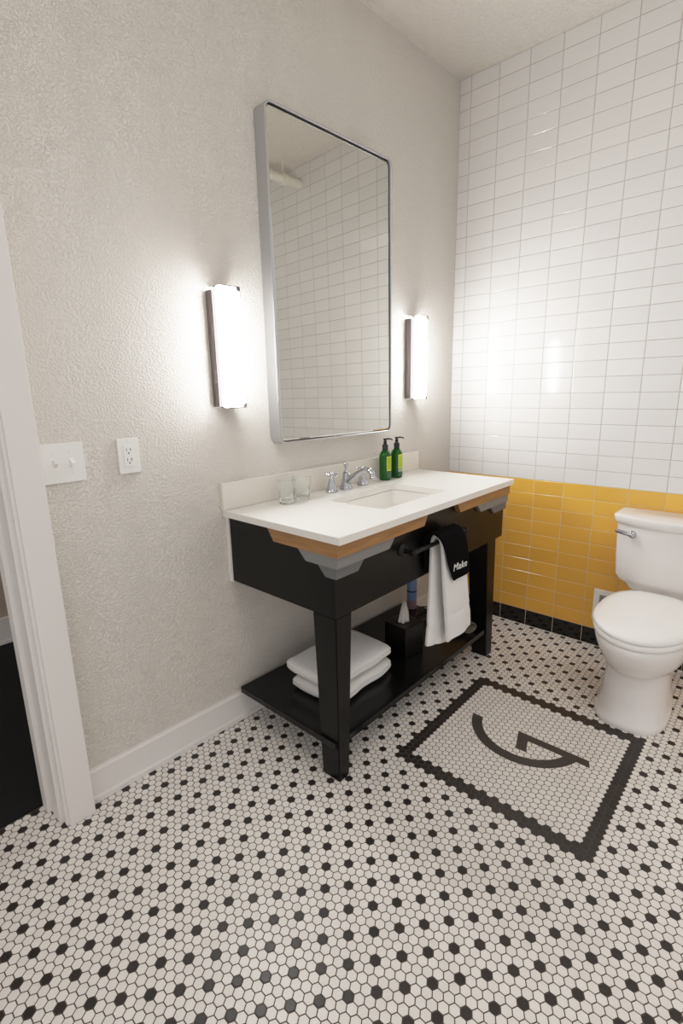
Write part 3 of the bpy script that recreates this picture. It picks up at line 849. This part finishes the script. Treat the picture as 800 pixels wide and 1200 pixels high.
# ----------------------------------------------------------------- toilet
TY = 0.070
toi = thing('toilet', 'white two-piece toilet with closed lid standing against the yellow tiled wall', 'toilet', (1.35, TY, 0.0))
def oval(xf, xb, hw, z, n=44, pf=2.0, pb=2.6, split=0.42):
    """plan outline: rounded nose at xf (towards the room), squarer at xb"""
    xm = xf + (xb - xf) * split; out = []
    for k in range(n):
        a = 2 * PI * k / n; c, s = math.cos(a), math.sin(a)
        if c < 0:
            x = xm - (xm - xf) * abs(c) ** (2 / pf); y = hw * math.copysign(abs(s) ** (2 / pf), s)
        else:
            x = xm + (xb - xm) * abs(c) ** (2 / pb); y = hw * math.copysign(abs(s) ** (2 / pb), s)
        out.append((x, TY + y, z))
    return out
B_ = [(1.056, 0.134, 0.001, 2.5), (1.054, 0.135, 0.014, 2.5), (1.058, 0.132, 0.028, 2.5), (1.071, 0.124, 0.038, 2.4), (1.080, 0.119, 0.10, 2.3), (1.086, 0.113, 0.17, 2.3), (1.086, 0.111, 0.220, 2.2), (1.079, 0.113, 0.231, 2.2)]
rings = [[(x, y + 0.009, z) for x, y, z in oval(a, 1.66, b, c, pf=d, pb=1.8, split=0.30)] for a, b, c, d in B_]
B_ = [(1.040, 0.132, 0.249, 1.9), (0.995, 0.151, 0.292, 2.1), (0.968, 0.163, 0.335, 2.3), (0.952, 0.170, 0.368, 2.6), (0.946, 0.173, 0.396, 2.8), (0.952, 0.169, 0.404, 2.8)]
rings += [oval(a, 1.66, b, c, pf=2, pb=d, split=0.40) for a, b, c, d in B_]
obj('bowl', loft(rings), M['toilet'], toi, angle=70)
rings = [oval(0.946, 1.455, 0.170, 0.4055, pf=2, pb=2.7, split=0.47), oval(0.942, 1.46, 0.173, 0.4120, pf=2, pb=2.7, split=0.47), oval(0.942, 1.46, 0.173, 0.4250, pf=2, pb=2.7, split=0.47), oval(0.946, 1.455, 0.170, 0.4300, pf=2, pb=2.7, split=0.47)]
obj('seat', loft(rings), M['lid'], toi, angle=70)
L_ = [(0.944, 1.470, 0.171, 0.4315), (0.939, 1.475, 0.175, 0.4360), (0.939, 1.475, 0.175, 0.4450), (0.944, 1.470, 0.170, 0.4520), (0.975, 1.45, 0.145, 0.4565), (1.04, 1.40, 0.09, 0.4595), (1.13, 1.32, 0.03, 0.4605)]
rings = [oval(a, b, c, d, pf=2, pb=2.7, split=0.47) for a, b, c, d in L_]
lid = obj('lid', loft(rings), M['lid'], toi, angle=70)
for sy in (-0.075, 0.075):
    obj('hinge', box(1.462, 1.492, TY + sy - 0.020, TY + sy + 0.020, 0.4055, 0.4300, 0.005), M['lid'], toi, True)
def tank_plan(hw, xf, xb, bow, z, r=0.035, n=8):
    """flat back, bowed front, rounded corners; front faces -x"""
    pts = []
    N = 20
    for k in range(N + 1):
        u = k / N * 2 - 1
        pts.append((xf + bow * u * u, TY - u * (hw - r)))
    # corner front-right (y-), back, corner front-left
    def arc(cx, cy, a0, a1):
        return [(cx + r * math.cos(math.radians(a0 + (a1 - a0) * i / n)), cy + r * math.sin(math.radians(a0 + (a1 - a0) * i / n))) for i in range(1, n)]
    xc = xf + bow
    out = pts[:]
    out += arc(xc + r, TY - hw + r, 180, 270)
    out += [(xc + r, TY - hw), (xb - 0.012, TY - hw), (xb, TY - hw + 0.012)]
    out += [(xb, TY + hw - 0.012), (xb - 0.012, TY + hw), (xc + r, TY + hw)]
    out += arc(xc + r, TY + hw - r, 90, 180)
    return [(x, y, z) for x, y in out]
rings = [tank_plan(0.130, 1.535, 1.690, 0.03, 0.4055), tank_plan(0.150, 1.525, 1.690, 0.03, 0.4200), tank_plan(0.163, 1.520, 1.690, 0.03, 0.4440), tank_plan(0.190, 1.504, 1.695, 0.045, 0.4540), tank_plan(0.202, 1.494, 1.695, 0.05, 0.478),
         tank_plan(0.208, 1.488, 1.696, 0.05, 0.60), tank_plan(0.212, 1.484, 1.697, 0.05, 0.728)]
tank = obj('tank', loft(rings), M['toilet'], toi, angle=60)
rings = [tank_plan(0.214, 1.482, 1.698, 0.05, 0.7285), tank_plan(0.220, 1.476, 1.700, 0.05, 0.733), tank_plan(0.223, 1.472, 1.701, 0.05, 0.745), tank_plan(0.226, 1.469, 1.702, 0.05, 0.764), tank_plan(0.223, 1.472, 1.701, 0.05, 0.7705), tank_plan(0.214, 1.482, 1.697, 0.05, 0.773)]
obj('tank_lid', loft(rings), M['toilet'], toi, angle=60)
lx, ly, lz = 1.512, TY + 0.135, 0.690
rings = [[(lx - dx, ly + a * math.cos(2 * PI * k / 18), lz + a * math.sin(2 * PI * k / 18)) for k in range(18)] for a, dx in ((0.017, -0.02), (0.017, 0.006), (0.013, 0.011), (0.008, 0.014), (0.008, 0.020), (0.003, 0.023))]
bm = loft(rings)
merge(bm, tube([(lx - 0.016, ly, lz), (lx - 0.018, ly + 0.020, lz + 0.004), (lx - 0.016, ly + 0.042, lz + 0.008), (lx - 0.012, ly + 0.064, lz + 0.010), (lx - 0.011, ly + 0.068, lz + 0.010)], [0.008, 0.0085, 0.0095, 0.009, 0.004], 14))
obj('flush_lever', bm, M['chrome'], toi, angle=45)['label'] = 'chrome flush lever'

# ----------------------------------------------------------------- access vent in the tile beside the toilet
vt = thing('wall_vent', 'small white-framed grey vent set in the yellow tile behind the toilet', 'vent', (XB, 0.31, 0.15))
def framebm(y0, y1, z0, z1, w, x0, x1):
    bm = box(x0, x1, y0, y1, z1 - w, z1, 0.001)
    merge(bm, box(x0, x1, y0, y1, z0, z0 + w, 0.001)); merge(bm, box(x0, x1, y0, y0 + w, z0 + w, z1 - w)); merge(bm, box(x0, x1, y1 - w, y1, z0 + w, z1 - w))
    return bm
obj('vent_frame', framebm(0.215, 0.388, 0.150, 0.318, 0.027, XB - 0.008, XB - 0.0012), M['plate'], vt)
bm = box(XB - 0.0035, XB - 0.0012, 0.241, 0.362, 0.176, 0.292)
obj('vent_panel', bm, M['vent_inner'], vt)
for k in range(7):
    z = 0.183 + k * 0.0155
    obj('louvre', prism([(XB - 0.0068, z), (XB - 0.0037, z + 0.008), (XB - 0.0037, z + 0.0095), (XB - 0.0068, z + 0.0015)], 1, 0.243, 0.360) if False else box(XB - 0.0065, XB - 0.0037, 0.243, 0.360, z, z + 0.006, 0.0006), M['vent_inner'], vt)

# ----------------------------------------------------------------- pipe under the ceiling (seen in the mirror)
pp_ = thing('ceiling_pipe', 'white painted pipe with a coupling under the ceiling, seen in the mirror', 'pipe', (1.0, -0.135, 2.80))
obj('pipe_run', tube([(0.2, -0.135, 2.800), (XB - 0.002, -0.135, 2.800)], 0.030, 24), M['pipe'], pp_, angle=40)
bm = tube([(1.545, -0.135, 2.800), (1.547, -0.135, 2.800), (1.585, -0.135, 2.800), (1.587, -0.135, 2.800)], [0.032, 0.039, 0.039, 0.032], 24)
merge(bm, tube([(1.566, -0.135, 2.83), (1.566, -0.135, ZC - 0.0005)], 0.006, 10))
obj('coupling', bm, M['pipe'], pp_, angle=40)

# ----------------------------------------------------------------- light
w = bpy.data.worlds.new('room_light'); scene.world = w; w.use_nodes = True
nt = w.node_tree; bg = nt.nodes['Background']
bg.inputs['Color'].default_value = (1.0, 0.978, 0.955, 1); bg.inputs['Strength'].default_value = 0.80

ar = bpy.data.lights.new('added_fill_light', 'AREA'); ar.shape = 'SQUARE'; ar.size = 1.1; ar.energy = 14.0; ar.color = (1.0, 0.965, 0.93)  # unseen fill lamp, added overhead to brighten the floor
ao = bpy.data.objects.new('added_fill_light', ar); COL.objects.link(ao); ao.location = (-0.35, -0.55, 2.89)

# ----------------------------------------------------------------- camera
f, yaw, pit, rol = 586.2255, 0.7417, -0.2271, -0.0218
C = Vector((-0.98641, -0.28084, 1.35247))
CAM = None
cy_, sy_, cp, sp_ = math.cos(yaw), math.sin(yaw), math.cos(pit), math.sin(pit)
fwd = Vector((cy_ * cp, sy_ * cp, sp_)); right = Vector((sy_, -cy_, 0)); up = right.cross(fwd)
r2 = right * math.cos(rol) + up * math.sin(rol); u2 = -right * math.sin(rol) + up * math.cos(rol)
cam = bpy.data.cameras.new('camera'); co = bpy.data.objects.new('camera', cam); COL.objects.link(co)
mw = Matrix((r2, u2, -fwd)).transposed().to_4x4(); mw.translation = C; co.matrix_world = mw
cam.sensor_fit = 'VERTICAL'; cam.sensor_height = 36.0; cam.lens = f / 1200 * 36.0
cam.shift_x = 4.2081 / 1200; cam.shift_y = -6.7398 / 1200
cam.clip_start = 0.02
scene.camera = co
scene.view_settings.view_transform = 'Standard'
scene.view_settings.look = 'None'
scene.view_settings.exposure = 0.0
# camera-like shoulder: highlights roll off instead of clipping
scene.view_settings.use_curve_mapping = True
cm = scene.view_settings.curve_mapping
WL = 4.0
cm.white_level = (WL, WL, WL)
cv = cm.curves[3]
for x, y in ((0.2, 0.2), (0.4, 0.395), (0.6, 0.555), (0.8, 0.68), (1.0, 0.775), (1.4, 0.895), (2.0, 0.975), (2.8, 0.998)): cv.points.new(x / WL, y)
for pt in cv.points: pt.handle_type = 'AUTO_CLAMPED'
cm.extend = 'HORIZONTAL'
cm.update()
